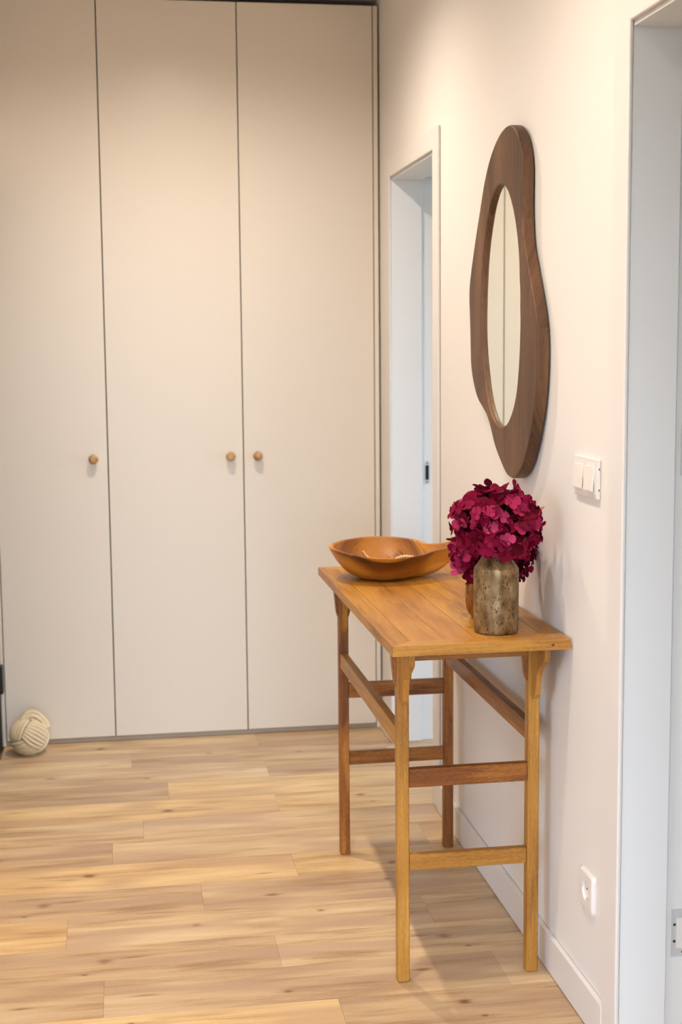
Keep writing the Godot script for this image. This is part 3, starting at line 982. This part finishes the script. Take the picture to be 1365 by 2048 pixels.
func vases() -> void:
	var ty := 0.8352
	var a := Vector3(-0.147, ty, -3.060)
	var v := thing("bottle_vase", "taller mottled bronze bottle vase with cylindrical body and sloping shoulder", "vase", a)
	var pr := [Vector2(0, 0.0), Vector2(0.046, 0.0), Vector2(0.0488, 0.0008), Vector2(0.0502, 0.003), Vector2(0.0508, 0.008), Vector2(0.0512, 0.03), Vector2(0.0515, 0.075), Vector2(0.0518, 0.12), Vector2(0.0516, 0.143), Vector2(0.0510, 0.1475), Vector2(0.0492, 0.1505), Vector2(0.040, 0.1625), Vector2(0.030, 0.177), Vector2(0.0272, 0.1815), Vector2(0.0260, 0.186), Vector2(0.0258, 0.197), Vector2(0.0262, 0.2025), Vector2(0.0258, 0.2045), Vector2(0.0245, 0.205), Vector2(0.0232, 0.204), Vector2(0.0228, 0.198), Vector2(0.0228, 0.184), Vector2(0.036, 0.160), Vector2(0.047, 0.145), Vector2(0.047, 0.012), Vector2(0.0, 0.010)]
	obj("vase_body", MB.new().lathe(pr, 72), M.glaze, v)
	var b := Vector3(-0.131, ty, -3.222)
	var w := thing("squat_vase", "shorter rounded mottled bronze vase standing behind the bottle vase", "vase", b)
	pr = [Vector2(0, 0.0), Vector2(0.026, 0.0), Vector2(0.0285, 0.0012), Vector2(0.033, 0.005), Vector2(0.040, 0.013), Vector2(0.0445, 0.025), Vector2(0.0465, 0.042), Vector2(0.0468, 0.062), Vector2(0.0455, 0.077), Vector2(0.0425, 0.086), Vector2(0.0385, 0.0915), Vector2(0.037, 0.095), Vector2(0.037, 0.099), Vector2(0.0355, 0.1005), Vector2(0.034, 0.099), Vector2(0.034, 0.092), Vector2(0.041, 0.08), Vector2(0.0425, 0.05), Vector2(0.036, 0.016), Vector2(0, 0.010)]
	obj("vase_body", MB.new().lathe(pr, 64), M.glaze_amber, w)
	hydrangea("burgundy hydrangea head rising from the taller bottle vase in front", a + Vector3(0, 0.008, 0), Vector3(-0.152, 1.088, -3.045), Vector3(0.113, 0.089, 0.088), 198, 5)
	hydrangea("burgundy hydrangea head behind and lower, in the squat vase", b + Vector3(0, 0.008, 0), Vector3(-0.113, 1.000, -3.215), Vector3(0.110, 0.090, 0.068), 198, 77)

# ---------------------------------------------------------------- switch and socket
func switch_and_socket() -> void:
	var o := thing("light_switch", "white double light switch on the wall beside the near doorway", "switch", Vector3(0, 1.2065, -2.855))
	obj("frame", MB.new().box(Vector3(-0.0085, -0.0425, -0.078), Vector3(0, 0.0425, 0.078), 0.0025), M.plastic, o)
	for s in [-1, 1]:
		var z: float = s * 0.0355
		obj("insert", MB.new().box(Vector3(-0.0098, -0.0325, z - 0.0325), Vector3(-0.0085, 0.0325, z + 0.0325), 0.0006), M.plastic, o)
		var rk := obj("rocker", MB.new().box(Vector3(-0.005, -0.0265, -0.0275), Vector3(0.0, 0.0265, 0.0275), 0.0012), M.plastic, o)
		rk.position = Vector3(-0.0098, 0, z)
		rk.rotation.z = -0.075
	for y in [-0.022, 0.022]:
		var sc := obj("notch", MB.new().box(Vector3(-0.0055, y - 0.0025, 0.0776), Vector3(-0.0035, y + 0.0025, 0.0783)), M.dark, o)
		sc.position.x = 0.0
	# socket with a round well
	var q := thing("wall_socket", "white round-well power socket low on the wall by the doorway", "socket", Vector3(0, 0.301, -2.819))
	var m := MB.new()
	var hs := 0.0425
	var R := 0.0215
	var N := 48
	var th := 0.0095
	var deep := 0.0016
	var sq := func(a: float, s: float) -> Vector3:
		var k := s / maxf(absf(cos(a)), absf(sin(a)))
		return Vector3(0, sin(a) * k, cos(a) * k)
	var rows := []
	for p in [[0, 0.0], [1, 0.004], [2, th - 0.003], [3, th - 0.0008], [4, th], [5, th], [6, th - 0.0008], [7, th - 0.002], [8, deep], [9, deep]]:
		var line := PackedVector3Array()
		for j in N:
			var a: float = TAU * j / N + PI / 4
			var d := Vector3(0, sin(a), cos(a))
			var base: Vector3
			match p[0]:
				0, 1: base = sq.call(a, hs)
				2: base = sq.call(a, hs - 0.0008)
				3: base = sq.call(a, hs - 0.002)
				4: base = sq.call(a, hs - 0.005)
				5: base = d * (R + 0.0015)
				6: base = d * (R + 0.0003)
				7: base = d * R
				8: base = d * (R - 0.001)
				9: base = Vector3.ZERO
			line.append(base + Vector3(-p[1], 0, 0))
		rows.append(line)
	m.grid(rows, true)
	obj("faceplate", m, M.plastic, q)
	for z in [-0.0095, 0.0095]:
		var h := obj("pin_hole", MB.new().lathe([Vector2(0.0027, 0), Vector2(0.0025, 0.0004), Vector2(0, 0.0004)], 14, Vector3.ZERO, Basis(Vector3.BACK, PI / 2)), M.hole, q)
		h.position = Vector3(-deep, 0, z)
	for s in [-1, 1]:
		var e := obj("earth_clip", MB.new().box(Vector3(-0.0085, -0.001, -0.003), Vector3(-0.002, 0.001, 0.003), 0.0004), M.steel, q)
		e.position = Vector3(0, s * 0.0196, 0)

# ---------------------------------------------------------------- rope ball door stop
func rope_ball() -> void:
	var C := Vector3(-1.3505, 0.0695, -5.150)
	var R := 0.0655
	var o := thing("rope_ball_doorstop", "cream knotted rope ball door stop with a loop on the floor by the wardrobe", "door stop", Vector3(C.x, 0, C.z))
	var c := Vector3(0, C.y, 0)
	obj("core", MB.new().lathe([Vector2(0, -0.058), Vector2(0.03, -0.050), Vector2(0.05, -0.029), Vector2(0.058, 0), Vector2(0.05, 0.029), Vector2(0.03, 0.050), Vector2(0, 0.058)], 32, c), M.rope, o)
	# six panels of eight cords, each panel running across its neighbours; turned so that three of them meet towards the camera's left
	var turn := Basis(Vector3(0, 0, 1), 0.42) * Basis(Vector3(0, 1, 0), -0.95) * Basis(Vector3(1, 0, 0), 0.55)
	var K := 7
	for f in 6:
		var ax := f / 2
		var s := 1.0 if f % 2 == 0 else -1.0
		var along := (ax + 1) % 3
		var across := (ax + 2) % 3
		var m := MB.new()
		for k in K:
			var q := (k - (K - 1) / 2.0) / (K / 2.0)          # -0.9 .. 0.9
			var path := []
			for i in 23:
				var t := (i - 11) / 11.0 * 0.98
				var p := Vector3.ZERO
				p[ax] = s
				p[along] = tan(t * 0.80)
				p[across] = tan(q * 0.74) * (1.0 - 0.10 * t * t)
				var r := R * (1.0 + 0.035 * (1.0 - t * t) - 0.06 * pow(absf(t), 6.0))
				path.append(c + turn * p.normalized() * r)
			rope(m, path, 0.0068, 0.021)
		obj("rope_panel", m, M.rope, o)
	# the carrying loop: two cords side by side, over the top and down to the right
	var m := MB.new()
	for k in 2:
		var path := []
		for p in [[-0.030, 0.046, 0.020], [-0.022, 0.070, 0.012], [-0.006, 0.087, 0.006], [0.014, 0.0905, 0.004], [0.034, 0.083, 0.004], [0.052, 0.066, 0.006], [0.065, 0.047, 0.008], [0.071, 0.030, 0.010]]:
			path.append(c + Vector3(p[0], p[1], p[2]) * (1.0 - 0.155 * k) + Vector3(0.002 * k, 0.001 * k, 0.006 * k))
		var fine := []
		var cv := Curve3D.new()
		for i in path.size():
			var tg: Vector3 = (path[mini(i + 1, path.size() - 1)] - path[maxi(i - 1, 0)]) / 6.0
			cv.add_point(path[i], -tg, tg)
		for i in 41: fine.append(cv.sample_baked(cv.get_baked_length() * i / 40.0, true))
		rope(m, fine, 0.0080, 0.026)
	obj("loop", m, M.rope, o)

func rope(m: MB, path: Array, r: float, pitch: float) -> void:      # three strands twisted round each other
	var up := Vector3(0.3, 0.9, 0.2).normalized()
	var strands := [[], [], []]
	var run := 0.0
	for i in path.size():
		var d: Vector3 = (path[mini(i + 1, path.size() - 1)] - path[maxi(i - 1, 0)]).normalized()
		if i > 0: run += path[i].distance_to(path[i - 1])
		var x := (up - d * up.dot(d)).normalized()
		up = x
		var y := d.cross(x)
		for k in 3:
			var a := TAU * (run / pitch + k / 3.0)
			strands[k].append(path[i] + (x * cos(a) + y * sin(a)) * r * 0.46)
	for k in 3: m.tube(strands[k], r * 0.60, 7)
